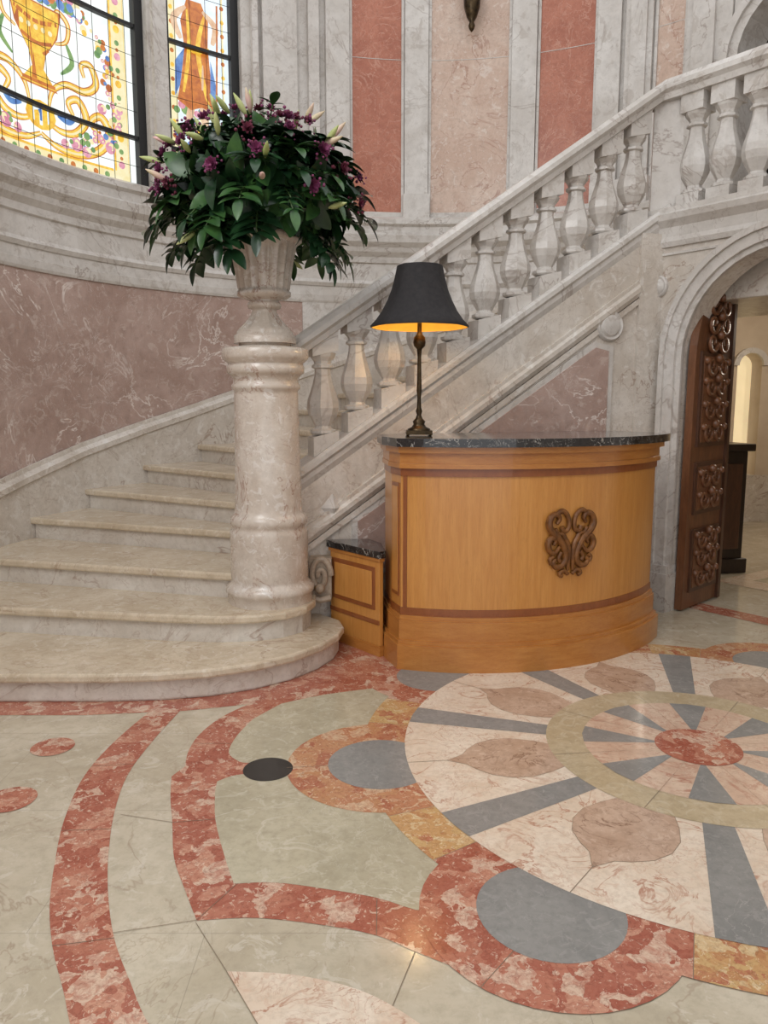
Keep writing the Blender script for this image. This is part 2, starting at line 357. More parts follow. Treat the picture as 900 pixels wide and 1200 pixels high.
seg(WR-.5,134.5,0,.05,3.08,TOP,STONE)
for a0,a1 in ((120.2,119.2),(118.4,112.6),(110.6,108.8),(107.6,103.6)):
    seg(a0,a1,0,.06,3.08,TOP,STONE); seg(a0+.3,a1-.3,0,.09,3.08,3.26,STONE)
for a0,a1,m in ((103.4,94.1,RED),(94.1,89.9,STONE),(89.9,76,PINK),(76,71.7,STONE),(71.7,62,RED),(62,53,STONE),(53,48,PINK),(48,41,STONE)):
    seg(a0,a1,-.3,0,3.02 if a0>60.5 else 2.63,TOP,m)
    if m is STONE:
        if a0==62:
            for q0,q1,e in ((61.9,58.2,.05),(57.4,53.2,.05),(56.5,54.0,.08)): seg(q0,q1,0,e,3.08,TOP,m)
        else: seg(a0-.1,a1+.1,0,.05,3.08,TOP,m)
        if a0==48: seg(46.8,43.5,.05,.08,3.08,TOP,m)
        seg(a0+.2,a1-.2,0,.09,3.05,3.28,m)
    else:
        for q0,q1 in ((a0,a0-.45),(a1+.45,a1)): seg(q0,q1,0,.018,3.08,TOP,STONE)
        seg(a0,a1,0,.018,3.08,3.13,STONE); seg(a0-.45,a1+.45,0,.003,4.45,4.455,STONE)
w.sweep(arc(60,41),[(q,z) for q,z in cor],STONE)
def arch_wall_cyl(a0,a1,zs):
    am=(a0+a1)/2; half=(a0-a1)/2; R=half*PI/180*AR; N=14
    for i in range(N):
        t0=PI*i/N;t1=PI*(i+1)/N
        b0=am+half*math.cos(t0);b1=am+half*math.cos(t1)
        z0=zs+R*math.sin(t0);z1=zs+R*math.sin(t1)
        p=[(*az(b0),z0),(*az(b1),z1),(*az(b1),TOP),(*az(b0),TOP)]
        po=[(*az(b0,AR+.3),z0),(*az(b1,AR+.3),z1),(*az(b1,AR+.3),TOP),(*az(b0,AR+.3),TOP)]
        w.add(p+po,[[0,1,2,3],[7,6,5,4],[0,4,5,1]],STONE)
        def pt(t,rr,n): 
            return (*az(am+half*rr/R*math.cos(t),AR-n),zs+rr*math.sin(t))
        for r0,r1,n in ((R,R+.07,.06),(R+.07,R+.13,.09),(R+.13,R+.16,.05)):
            a_=[pt(t0,r0,0),pt(t1,r0,0),pt(t1,r1,0),pt(t0,r1,0),pt(t0,r0,n),pt(t1,r0,n),pt(t1,r1,n),pt(t0,r1,n)]
            w.hexa(a_,STONE)
arch_wall_cyl(40,24,4.0)
seg(41,40,-.3,.03,2.63,TOP,STONE); seg(24,-5,-.3,0,2.63,TOP,STONE)
seg(40.9,39.6,0,.07,3.85,3.98,STONE)
w.obj('wall_apse')
tr=MB()
OAZ={3:174.4,4:162,5:152,6:141.5,7:131.6}
for n in range(8,19): OAZ[n]=131.6-8.5*(n-7)
RISE=.147
pth=[(-2.67,3.3,.1)]+[(-2.67,4.0,.29)]
for n in range(3,16):
    pth.append((*az(OAZ[n]),RISE*n))
tr.sweep(pth,[(0,-.4),(.035,-.4),(.035,.24),(.05,.25),(.05,.29),(.025,.32),(.02,.35),(0,.35)],STONE_W)
tr.obj('trim_stair_skirting')
# ------------------------------------------------------------------ WINDOWS
def win(name,aL,aR,build):
    g=MB(); R=AR+.13
    z0,z1=3.06,5.6; W=(aL-aR)*PI/180*R
    def P(u,z,n=0): return (*az(aR+math.degrees(u/R),R-n),z)
    q=MB(); lay=[0.0]
    def poly(pts,m):
        lay[0]+=.00003
        q.add([(u,z,lay[0]) for u,z in pts],[list(range(len(pts)))],m)
    def disc(u,z,r,m,ry=None,n=12): poly([(u+r*math.cos(2*PI*i/n),z+(ry or r)*math.sin(2*PI*i/n)) for i in range(n)],m)
    def stroke(pts,wd,m,tp=True):
        pts=crom(pts,6); n=len(pts); L=[];Rr=[]
        for i in range(n):
            a=Vector(pts[max(0,i-1)]);b=Vector(pts[min(n-1,i+1)]);d=(b-a)
            d.normalize(); nn=Vector((-d.y,d.x)); w0=wd*(math.sin(PI*(.12+.76*i/n)) if tp else 1)
            L.append(Vector(pts[i])+nn*w0); Rr.append(Vector(pts[i])-nn*w0)
        lay[0]+=.0001
        q.add([(p.x,p.y,lay[0]) for p in L+Rr],[[i,i+1,n+i+1,n+i] for i in range(n-1)],m)
    poly([(0,z0),(W,z0),(W,z1),(0,z1)],G['base'])
    build(poly,disc,stroke,W)
    me=bpy.data.meshes.new('tmp'); me.from_pydata(q.v,[],q.f)
    for p,k in zip(me.polygons,q.mi): p.material_index=k
    bm=bmesh.new(); bm.from_mesh(me)
    k=1
    while k*.06<W:
        bmesh.ops.bisect_plane(bm,geom=bm.verts[:]+bm.edges[:]+bm.faces[:],plane_co=(k*.06,0,0),plane_no=(1,0,0)); k+=1
    bm.verts.index_update()
    vs=[P(v.co.x,v.co.y,v.co.z+.002) for v in bm.verts]
    for f in bm.faces: 
        ids=[v.index for v in f.verts]; g.add([vs[i] for i in ids],[list(range(len(ids)))],q.mats[f.material_index])
    bm.free(); bpy.data.meshes.remove(me)
    for k in range(1,int(W/.14)+1):
        u=k*.14; g.tube([P(u,z0,.03),P(u,z1,.03)],.0022,IRON,4)
    z=z0+.2
    while z<z1: 
        g.tube([P(W*i/8,z,.03) for i in range(9)],.0022,IRON,4); z+=.207
    for z in (3.47,4.3,5.1):
        g.sweep([P(W*i/10,z) for i in range(10,-1,-1)],rect(.02,.06,-.013,.013),IRON)
    fr=[P(W*i/10,0) for i in range(10,-1,-1)]
    g.sweep(fr,rect(-.02,.06,z0-.02,z0+.03),IRON); g.sweep(fr,rect(-.02,.06,z1-.03,z1+.02),IRON)
    for ua,ub in ((0,.07),(W-.05,W)):
        g.sweep([P(ub,0),P(ua,0)],rect(-.03,.07,z0,z1),IRON)
    g.obj(name,recalc=False)
def b1(poly,disc,stroke,W):
    rnd=random.Random(9)
    poly([(.12,3.1),(.27,3.1),(.27,5.5),(.12,5.5)],G['cream'])
    stroke([(.14,3.1),(.14,4.3),(.14,5.5)],.008,G['yel'],False); stroke([(.25,3.1),(.25,4.3),(.25,5.5)],.008,G['yel'],False)
    poly([(.12,3.09),(W-.06,3.09),(W-.06,3.2),(.12,3.2)],G['cream'])
    stroke([(.1,3.11),(.8,3.11),(W-.06,3.11)],.009,G['yel'],False);stroke([(.27,3.2),(.8,3.2),(W-.06,3.2)],.009,G['yel'],False)
    for i in range(12): disc(.195,3.25+.2*i,.028,G['yel'] if i%2 else G['pink']); disc(.195,3.35+.2*i,.02,G['green']); disc(.195,3.3+.2*i,.014,G['org'])
    for i in range(14): disc(.33+.1*i,3.155,.022,G['org'] if i%2 else G['green'])
    c=.90
    def garland(pts,n,wd=.05):
        for i in range(n):
            pp=crom(pts,8); x,z=rnd.choice(pp); x+=rnd.uniform(-wd,wd); z+=rnd.uniform(-wd,wd)*.8
            r=rnd.uniform(.012,.03); k=rnd.choice(['pink','pink','green','green','yel','cream','blue','org'])
            disc(x,z,r,G[k]); 
            if k=='pink': disc(x,z,r*.5,G['cream'])
    for s in (1,-1):
        X=lambda l:[(c+s*x,z) for x,z in l]
        for pts,wd,m in (([(0,3.30),(.14,3.24),(.34,3.24),(.52,3.32),(.6,3.46),(.53,3.56),(.44,3.5),(.5,3.43)],.034,'yel'),
            ([(.02,3.42),(.16,3.36),(.3,3.38),(.4,3.5),(.34,3.62),(.25,3.58),(.29,3.5)],.03,'yel'),
            ([(.08,3.5),(.12,3.62),(.24,3.7),(.4,3.7),(.5,3.78),(.46,3.9),(.38,3.88),(.4,3.8)],.028,'yel'),
            ([(.16,3.95),(.26,4.0),(.28,4.12),(.2,4.18),(.16,4.12)],.018,'yel')):
            stroke(X(pts),wd+.003,G['org']); stroke(X(pts),wd-.005,G[m]); stroke(X(pts),wd*.3,G['cream'])
        stroke(X([(.15,3.46),(.24,3.44),(.3,3.48)]),.02,G['blue'])
        stroke(X([(.2,3.76),(.3,3.86),(.26,3.98)]),.02,G['green'])
        garland(X([(.25,4.25),(.4,4.2),(.56,4.05),(.62,3.9)]),50)
        garland(X([(.3,3.3),(.45,3.4),(.62,3.42),(.66,3.6),(.6,3.8)]),56,.05)
        for (u,z,r) in ((.3,3.30,.05),(.39,3.27,.04),(.2,3.28,.035),(.60,3.35,.045),(.54,3.62,.04)):
            disc(c+s*u,z,r,G['pink'],n=14); disc(c+s*(u+.012),z+.01,r*.62,G['cream']); disc(c+s*u,z,r*.4,G['pink'])
            disc(c+s*(u+.055),z+.03,r*.5,G['green'])
    disc(c,3.42,.13,G['yel'],.10); disc(c,3.42,.09,G['pale'],.07); disc(c,3.42,.05,G['blue'],.04)
    up=[(-.17,3.98),(-.21,4.16),(.21,4.16),(.17,3.98),(.07,3.84),(.045,3.74),(.15,3.62),(-.15,3.62),(-.045,3.74),(-.07,3.84)]
    poly([(c+x*1.06,3.9+(z-3.9)*1.04) for x,z in up],G['org']); poly([(c+x,z) for x,z in up],G['yel'])
    stroke([(c-.18,4.08),(c,4.04),(c+.18,4.08)],.014,G['org'],False); stroke([(c-.13,3.93),(c,3.9),(c+.13,3.93)],.012,G['org'],False)
    stroke([(c-.10,3.88),(c-.05,3.84)],.01,G['org'],False); stroke([(c-.14,3.64),(c+.14,3.64)],.012,G['org'],False)
    for i in range(5): disc(c-.12+.06*i,4.0,.018,G['cream'])
    for i in range(110):
        a=rnd.uniform(0,PI); r=rnd.uniform(.03,.42)
        disc(c+r*math.cos(a)*.9,4.2+r*math.sin(a)*.8,rnd.uniform(.018,.042),G[rnd.choice(['pink','pink','green','green','blue','cream','org','pale'])])
def b2(poly,disc,stroke,W):
    rnd=random.Random(5)
    poly([(.05,3.1),(W,3.1),(W,5.5),(.05,5.5)],G['pale'])
    for u in (.08,W-.15): 
        poly([(u,3.1),(u+.08,3.1),(u+.08,5.5),(u,5.5)],G['cream'])
        for i in range(22): disc(u+.04,3.15+.11*i,.018,G['yel'] if i%2 else G['org'])
    c=W/2+.02
    for i in range(70): disc(c+rnd.uniform(-.2,.2),rnd.uniform(3.3,3.86),rnd.uniform(.02,.05),G[rnd.choice(['green','green','green','pink','yel','cream','blue'])])
    stroke([(c-.05,3.86),(c-.07,3.72)],.032,G['skin'],False); stroke([(c+.05,3.86),(c+.09,3.70)],.032,G['skin'],False)
    poly([(c-.15,3.84),(c-.13,4.1),(c-.11,4.35),(c-.12,4.55),(c-.06,4.68),(c+.07,4.68),(c+.13,4.5),(c+.10,4.3),(c+.14,4.05),(c+.18,3.88),(c+.06,3.82),(c-.04,3.86)],G['org'])
    for pts,k,wd in (([(-.09,4.6),(-.02,4.3),(-.10,3.9)],'yel',.022),([(.07,4.6),(.06,4.3),(.12,3.95)],'yel',.018),([(0,4.5),(.02,4.2),(.02,3.9)],'org',.012),([(-.12,4.34),(0,4.29),(.11,4.33)],'yel',.018),([(-.06,4.2),(-.05,4.0)],'skin',.01)):
        stroke([(c+x,z) for x,z in pts],wd,G[k])
    poly([(c+.10,4.3),(c+.19,4.18),(c+.2,3.9),(c+.15,4.0)],G['blue']); poly([(c-.19,4.0),(c-.13,4.25),(c-.12,3.95),(c-.17,3.84)],G['blue'])
    stroke([(c+.08,4.62),(c+.19,4.5),(c+.13,4.36)],.03,G['skin']); stroke([(c-.07,4.62),(c-.18,4.52),(c-.15,4.38)],.028,G['skin'])
    disc(c,4.78,.06,G['skin'],.08); disc(c,4.85,.07,G['org'],.05)
    stroke([(c-.2,4.7),(c-.19,4.3),(c-.17,3.8)],.008,G['org'],False)
win('window_1',172,WR,b1)
win('window_2',134,121.7,b2)
# ------------------------------------------------------------------ STAIRCASE
L0=Vector((-.52,4.5)); L1=Vector((1.79,5.28)); LD=(L1-L0).normalized(); LN=Vector((LD.y,-LD.x)); LL=(L1-L0).length
def lp(s,n=0): p=L0+LD*s+LN*n; return (p.x,p.y)
st=MB()
def dostep(poly,n):
    z=RISE*n
    st.prism(inset(poly,.03),max(0,z-RISE-.3) if n>2 else 0,z-.035,RISER)
    st.prism(poly,z-.045,z,TREAD)
step2=[(-2.66,4.12),(-2.1,4.05),(-1.5,3.95),(-1.11,3.885),(-.85,3.86),(-.66,3.885),(-.52,3.95),(-.42,4.06),(-.385,4.2),(-.4,4.4),(-.55,4.7),(-2.66,5.3)]
dostep(step1,1); dostep(step2,2)
def inner(n): 
    s=(n-4)*.19; return lp(max(s,-.05),-.11)
for n in range(3,18):
    a0=OAZ[n]; a1=OAZ[min(n+2,18)] if n<17 else 30
    outer=[az(a0+(a1-a0)*i/6,AR-.01) for i in range(7)]
    I0=inner(n); I1=lp(min((n-2)*.19,LL),-.11)
    poly=[I0]+outer+[I1]
    if n==3: poly=[(-.8,4.2)]+outer+[lp(.19,-.11),lp(-.0,-.11)]
    if n==17: poly=[inner(17)]+[az(OAZ[17]+(12-OAZ[17])*i/8,AR-.01) for i in range(9)]+[ap_ for ap_ in ((3.28,3.78),(1.95,5.45))]
    dostep(poly,n)
st.obj('staircase_steps',bevel=.012)
ZE=3.40
sl=(ZE-1.755)/LL
def zr(s): return 1.755+sl*s
ARC0=Vector((1.768,5.237)); AD=Vector((.62,-.785)).normalized(); AN=Vector((AD.y,-AD.x))
if AN.y>0: AN=-AN
def ap(h,n=0): p=ARC0+AD*h+AN*n; return (p.x,p.y)
bl=MB()
def swall(s0,s1,n0,n1,zb,dt,m,db=None):
    P=[]
    for top in (0,1):
        for s,n in ((s0,n1),(s1,n1),(s1,n0),(s0,n0)):
            z=(zr(s)+dt) if top else ((zr(s)+db) if db is not None else zb)
            P.append((*lp(s,n),z))
    bl.hexa(P,m)
swall(-.12,LL,-.1,.085,0,-.82,STONE_W)
RP=[(-.13,-.035),(-.115,-.005),(-.07,0),(.07,0),(.115,-.005),(.13,-.035),(.13,-.065),(.105,-.085),(.095,-.12),(-.095,-.12),(-.105,-.085),(-.13,-.065)]
path=[(*lp(-.12),zr(-.12)),(*lp(LL-.02),zr(LL))]+[(*ap(.12,-.11),ZE+.02),(*ap(2.6,-.11),ZE+.02)]
bl.sweep(path,RP,STONE)
CP=[(-.11,-.82),(-.13,-.80),(-.13,-.76),(-.115,-.74),(.105,-.74),(.12,-.76),(.12,-.79),(.10,-.81),(.10,-.84),(.085,-.88),(-.11,-.88)]
bl.sweep([(*lp(-.12),zr(-.12)),(*lp(LL+.02),zr(LL))],CP,STONE)
def smould(s0,s1,d,prof): bl.sweep([(*lp(s0,.085),zr(s0)+d),(*lp(s1,.085),zr(s1)+d)],prof,STONE_W)
smould(-.12,LL-.18,-1.15,[(-.01,-.06),(.02,-.06),(.035,-.03),(.035,0),(.02,.02),(.02,.045),(-.01,.05)])
smould(-.12,LL-.18,-1.24,[(-.01,-.02),(.018,-.02),(.018,.02),(-.01,.02)])
bl.box((*lp(LL-.08,.08),2.585/2-.05),(.2,.06,2.45),STONE_W,LD)
def face_poly(pts,n,m,frame=None):
    k=len(pts)
    A=[(*lp(s,n),z) for s,z in pts]; Bk=[(*lp(s,.08),z) for s,z in pts]
    bl.add(A+Bk,[list(range(k))]+[[i,(i+1)%k,k+(i+1)%k,k+i] for i in range(k)],m)
tri=[(.35,.40),(2.05,.40),(2.05,1.72),(1.95,1.74),(.35,.69)]
face_poly(inset(tri,-.035),.097,STONE)
face_poly(tri,.102,PINK_D)
def boss(pt,nrm,R,m,mb):
    c=Vector(pt); N=Vector((nrm[0],nrm[1],0)).normalized(); U=Vector((-N.y,N.x,0)); V=Vector((0,0,1))
    prof=[(1.0,0),(1.0,.015),(.88,.03),(.76,.02),(.72,.02),(.6,.035),(.01,.04)]
    sg=28; vs=[c+N*d+(U*math.cos(2*PI*k/sg)+V*math.sin(2*PI*k/sg))*R*r for r,d in prof for k in range(sg)]
    mb.add(vs,[[i*sg+k,i*sg+(k+1)%sg,(i+1)*sg+(k+1)%sg,(i+1)*sg+k] for i in range(len(prof)-1) for k in range(sg)],m,True)
boss((*lp(2.05,.085),1.88),LN,.1,STONE,bl)
c=Vector((*lp(.2,.085),.78)); N3=Vector((LN.x,LN.y,0)); U3=Vector((LD.x,LD.y,0)); V3=Vector((0,0,1))
bl.add([c+U3*.07,c+V3*.085,c-U3*.07,c-V3*.085,c+N3*.05],[[0,1,4],[1,2,4],[2,3,4],[3,0,4]],STONE)
cs=Vector((-.37,4.35,.40)); pts=[]
for i in range(40):
    t=i/39*3.2*PI; r=.08*(1-i/39)+.010; pts.append(cs+Vector((math.cos(t)*r*.7,0,math.sin(t)*r*1.25)))
bl.tube(pts,.018,SCROLLM,8); bl.box((-.37,4.41,.38),(.13,.11,.24),SCROLLM)
bl.tube([(-.43,4.33,.28),(-.37,4.325,.26),(-.31,4.34,.27)],.02,SCROLLM,8); bl.ball((-.37,4.32,.33),.03,SCROLLM)
BP=[(.052,.075),(.062,.085),(.062,.10),(.042,.112),(.038,.125),(.050,.15),(.068,.19),(.076,.23),(.073,.27),(.060,.32),(.047,.37),(.038,.42),(.036,.455),(.050,.462),(.050,.475),(.038,.485),(.042,.50),(.058,.525),(.064,.545)]
def baluster(x,y,z0,ux,h=.62,slope=0):
    k=h/.62
    bl.lathe((x,y,z0),[(r*1.26,z*k) for r,z in BP],STONE,8,smooth=False,rot=PI/8+math.atan2(ux[1],ux[0]))
    ux=Vector((ux[0],ux[1],0)).normalized(); uy=Vector((-ux.y,ux.x,0)); a=.076; c=Vector((x,y,z0))
    for zl,zh,sb,stp in ((-.02,.08*k,1,0),(.54*k,h+.03,0,1)):
        P=[]
        for top,z in ((0,zl),(1,zh)):
            for i,j in ((-1,-1),(1,-1),(1,1),(-1,1)):
                sl_=slope*i*a*(1 if (stp if top else sb) else .35)
                P.append(c+ux*i*a+uy*j*a+Vector((0,0,z+sl_)))
        bl.hexa(P,STONE)
for i in range(11):
    s=.17+i*.207
    x,y=lp(s); baluster(x,y,zr(s)-.74,LD,slope=sl)
for i,h in enumerate((.2,.40,.605,.81,1.02,1.23,1.44,1.65)):
    x,y=ap(h,-.11); baluster(x,y,2.62,AD,h=.66)
bl.box((*ap(.0,-.1),2.98),(.18,.2,.72),STONE,(LD+AD))
bl.obj('stair_balustrade',bevel=.004)
# ------------------------------------------------------------------ ARCH WALL
aw=MB()
h0,RR,zs=.252,.62,1.68; hc=h0+RR
prof=[(-.0,0),(h0,0),(h0,zs)]+[(hc-RR*math.cos(PI*i/24),zs+RR*math.sin(PI*i/24)) for i in range(1,24)]+[(h0+2*RR,zs),(h0+2*RR,0),(2.6,0),(2.6,2.5),(0,2.5)]
def face(pts,n0,n1,m):
    k=len(pts); F=[(*ap(h,n1),z) for h,z in pts]; K=[(*ap(h,n0),z) for h,z in pts]
    aw.add(F+K,[list(range(k)),list(range(k,2*k))[::-1]]+[[i,(i+1)%k,k+(i+1)%k,k+i] for i in range(k)],m)
face(prof,-.2,0,STONE_W)
def aring(r0,r1,n):
    pin=[(h0+ (RR-r0),0.0)]+[(hc-r0*math.cos(PI*i/24),zs+r0*math.sin(PI*i/24)) for i in range(25)]+[(hc+r0,0.0)]
    pout=[(hc-r1,0.0)]+[(hc-r1*math.cos(PI*i/24),zs+r1*math.sin(PI*i/24)) for i in range(25)]+[(hc+r1,0.0)]
    k=len(pin)
    for i in range(k-1):
        q=[pin[i],pin[i+1],pout[i+1],pout[i]]
        aw.hexa([(*ap(h,-.01),z) for h,z in q]+[(*ap(h,n),z) for h,z in q],STONE)
aring(RR,RR+.035,.02); aring(RR+.035,RR+.10,.045); aring(RR+.10,RR+.135,.065)
aring(RR+.135,RR+.15,.03)
for a,b in ((.0,h0+.015),(h0+2*RR-.015,h0+2*RR+.28)):
    q=[ap(a,-.1),ap(a,.085),ap(b,.085),ap(b,-.1)]
    aw.prism(q,0,.26,STONE); q=[ap(a+.01,-.1),ap(a+.01,.07),ap(b-.01,.07),ap(b-.01,-.1)]; aw.prism(q,.26,.31,STONE)
aw.sweep([(*ap(-.02,0),0),(*ap(2.6,0),0)],[(-.2,2.38),(.02,2.38),(.03,2.41),(.02,2.44),(.02,2.50),(.06,2.54),(.07,2.575),(.05,2.59),(.05,2.62),(-.28,2.62),(-.28,2.5)],STONE)
boss((*ap(.05,.0),2.14),AN,.075,STONE,aw)
aw.sweep([(*ap(.0,0),0),(*ap(2.6,0),0)],[(-.01,2.33),(.012,2.33),(.012,2.345),(-.01,2.345)],STONE)
aw.obj('wall_arch')
wr=MB()
e=ap(2.6); wr.sweep([(e[0],e[1],0),(e[0]+.1,-3,0)],rect(-.3,0,0,TOP),STONE_W)
wr.obj('wall_right')
# ------------------------------------------------------------------ HALL beyond arch
hl=MB()
def wallseg(mb,a,b,t,z0,z1,m):
    mb.sweep([(a[0],a[1],0),(b[0],b[1],0)],rect(-t,0,z0,z1),m)
wallseg(hl,(2.2,5.62),(3.75,8.9),.1,0,2.45,HALLW)
hl.obj('wall_hall_left')
hl=MB()
ox,ow,oz,sb_=4.03,.14,1.80,.55
def hb(pts,m=HALLW,y0=8.9,y1=9.15):
    k=len(pts); hl.add([(x,y0,z) for x,z in pts]+[(x,y1,z) for x,z in pts],[list(range(k)),list(range(k,2*k))[::-1]]+[[i,(i+1)%k,k+(i+1)%k,k+i] for i in range(k)],m)
hb([(3.5,0),(8,0),(8,sb_),(3.5,sb_)],STONE_W)
for x0 in (ox,ox+.75,ox+1.5):
    top=[(x0,sb_),(x0,oz)]+[(x0+ow-ow*math.cos(PI*i/12),oz+ow*math.sin(PI*i/12)) for i in range(1,12)]+[(x0+2*ow,oz),(x0+2*ow,sb_)]
    xl=3.5 if x0==ox else x0-(.75-2*ow)/2-.0
    xr=x0+2*ow+(.75-2*ow)/2 if x0<ox+1.5 else 8
    hb([(xl,sb_)]+top+[(xr,sb_),(xr,2.6),(xl,2.6)])
    for i in range(12):
        t0=PI*i/12;t1=PI*(i+1)/12; f=lambda r,t,y:(x0+ow-r*math.cos(t),y,oz+r*math.sin(t))
        hl.hexa([f(ow,t0,8.9),f(ow,t1,8.9),f(ow+.06,t1,8.9),f(ow+.06,t0,8.9),f(ow,t0,8.85),f(ow,t1,8.85),f(ow+.06,t1,8.85),f(ow+.06,t0,8.85)],STONE)
hl.obj('wall_hall_back')
hl=MB(); hl.prism([(3.9,9.3),(6.2,9.3),(6.2,9.33),(3.9,9.33)],0,2.3,plain('glowing_curtain',S(226,210,170),.8,emit=S(240,222,180),es=.6,sc=4)); hl.obj('hall_curtain')  # brightness of the curtain in daylight is put in as emission
hl=MB(); wallseg(hl,(8,9),(8,4.5),.1,0,2.6,HALLW); wallseg(hl,(8,4.5),(3.6,3.75),.1,0,2.6,HALLW); hl.obj('wall_hall_right')
hl=MB(); hl.prism([ap(0,-.22),ap(2.6,-.22),(8.2,4.3),(8.2,9.4),(3.3,9.4),(2.0,5.6)],2.53,2.60,HALLW); 
for d in (.9,2.2,3.5):
    a=(2.4+.6*d,5.3+.95*d); hl.prism([(a[0]-.2,a[1]),(a[0]+3,a[1]-1.2),(a[0]+3.1,a[1]-1.0),(a[0]-.1,a[1]+.2)],2.42,2.535,STONE_W)
hl.obj('ceiling_hall')
hl=MB()
p0=az(44,AR+1.3);p1=az(14,AR+1.3)
wallseg(hl,p0,p1,.1,2.61,TOP,DARKR)
for i in range(6):
    q=(p0[0]+(p1[0]-p0[0])*(.1+.16*i),p0[1]+(p1[1]-p0[1])*(.1+.16*i)); hl.box((q[0]-.1,q[1]-.06,3.68),(.12,.08,2.1),DARKW,(p1[0]-p0[0],p1[1]-p0[1]))
wallseg(hl,az(44,AR+.3),p0,.1,2.61,TOP,DARKR); 
hl.prism([az(46,AR+.3),az(10,AR+.3),az(10,AR+1.5),az(46,AR+1.5)],5.2,5.3,DARKR)
hl.obj('wall_gallery')
# ---- carved door leaf
dr=MB(); q=ap(h0+.045,-.03); D0=Vector(q); DD=Vector((.72,.69)).normalized(); DN=Vector((DD.y,-DD.x))
def dp(x,n): p=D0+DD*x+DN*n; return (p.x,p.y)
def dface(pts,n0,n1,m):
    k=len(pts); F=[(*dp(h,n1),z) for h,z in pts]; K=[(*dp(h,n0),z) for h,z in pts]
    dr.add(F+K,[list(range(k)),list(range(k,2*k))[::-1]]+[[i,(i+1)%k,k+(i+1)%k,k+i] for i in range(k)],m)
leaf=[(0,.01),(.56,.01)]+[(.56-.55*math.sin(PI/2*i/10),1.66+.60*math.cos(PI/2*i/10)) for i in range(11)]
dface(leaf,-.025,.025,DOORW)
for x0,x1,z0,z1 in ((.07,.49,.12,.55),(.07,.49,.65,1.0),(.07,.49,1.1,1.72)):
    dface([(x0,z0),(x1,z0),(x1,z1),(x0,z1)],.02,.04,DOORD); dface([(x0+.03,z0+.03),(x1-.03,z0+.03),(x1-.03,z1-.03),(x0+.03,z1-.03)],.03,.045,DOORW)
dface([(.52,.01),(.56,.01),(.56,2.24),(.52,2.24)],.02,.045,DOORD)
def spiral3(mb,O,U,V,N,x,z,r,turns,sgn,a0,rad,m,n=26):
    pts=[]
    for i in range(n):
        t=a0+sgn*2*PI*turns*i/(n-1); q=r*(1-.88*i/(n-1)); pts.append(O+U*(x+q*math.cos(t))+V*(z+q*math.sin(t))+N)
    mb.tube(pts,rad,m,6,lambda t:1-.5*t)
O=Vector((D0.x,D0.y,0)); U=Vector((DD.x,DD.y,0)); Nn=Vector((DN.x,DN.y,0))
for z in (.22,.36,.48,.75,.9,1.2,1.35,1.5,1.63,1.78,1.9,2.02):
    for sg_ in (1,-1):
        spiral3(dr,O,U,V3,Nn*.05,.28+sg_*.085,z,.07,1.3,sg_,PI if sg_>0 else 0,.016,DOORW)
        if z<1.7: dr.ball(tuple(O+U*(.28+sg_*.16)+V3*(z+.03)+Nn*.05),.025,DOORW)
    dr.ball(tuple(O+U*.28+V3*(z+.05)+Nn*.06),.03,DOORW)
dr.obj('door_1')
cb=MB(); cc=Vector((2.81,6.34)); 
cb.box((cc.x,cc.y,.06),(.28,.36,.12),DARKW,(1,.2)); cb.box((cc.x,cc.y,.55),(.22,.30,.9),DARKW,(1,.2)); cb.box((cc.x,cc.y,1.03),(.30,.38,.06),DARKW,(1,.2))
cb.box((cc.x+.02,cc.y-.155,.55),(.15,.02,.7),DOORD,(1,.2)); cb.obj('hall_cabinet',bevel=.008)
hc_=MB(); hc_.lathe((4.62,8.1,0),[(.24,0),(.24,.12),(.19,.2),(.17,.26),(.16,1.9),(.20,1.98),(.24,2.1),(.24,2.42)],STONE,20); hc_.obj('hall_column')
# ------------------------------------------------------------------ NEWEL COLUMN
NC=(-.64,4.22)
nc=MB(); z2=RISE*2
pr=[(.235,0),(.235,.05),(.245,.06),(.245,.085),(.228,.10),(.215,.115),(.212,.13),(.215,.14),(.215,.38),(.213,.40),(.205,.41),(.205,.43),(.212,.44),(.212,.47),(.20,.485),(.187,.50),(.184,.53),(.182,.56),(.172,1.14),(.172,1.16),(.184,1.17),(.186,1.19),(.176,1.20),(.174,1.225),(.19,1.245),(.207,1.255),(.209,1.29),(.198,1.30),(.20,1.305),(.225,1.325),(.232,1.34),(.232,1.375),(.222,1.385),(.14,1.395),(.14,1.41)]
nc.lathe((*NC,z2),pr,COLM,48)
nc.obj('newel_column')
ur=MB(); uz=z2+1.41
body=[(.165,0),(.165,.04),(.15,.05),(.15,.06),(.135,.08),(.105,.11),(.08,.14),(.066,.165),(.064,.18),(.085,.185),(.092,.2),(.085,.215),(.072,.22),(.085,.228),(.125,.238),(.142,.25),(.142,.27),(.132,.275),(.140,.29),(.150,.36),(.160,.42),(.170,.47),(.180,.51),(.190,.52),(.205,.53),(.208,.555),(.195,.565),(.16,.565),(.13,.5),(.05,.45)]
def flute(t,z):
    if .28<z<.515 : return 1-.06*abs(math.sin(10*t))**.7
    if .06<z<.15: return 1-.05*abs(math.sin(8*t))
    return 1
ur.lathe((*NC,uz),body,COLM,160,mod=flute)
ur.obj('marble_urn')
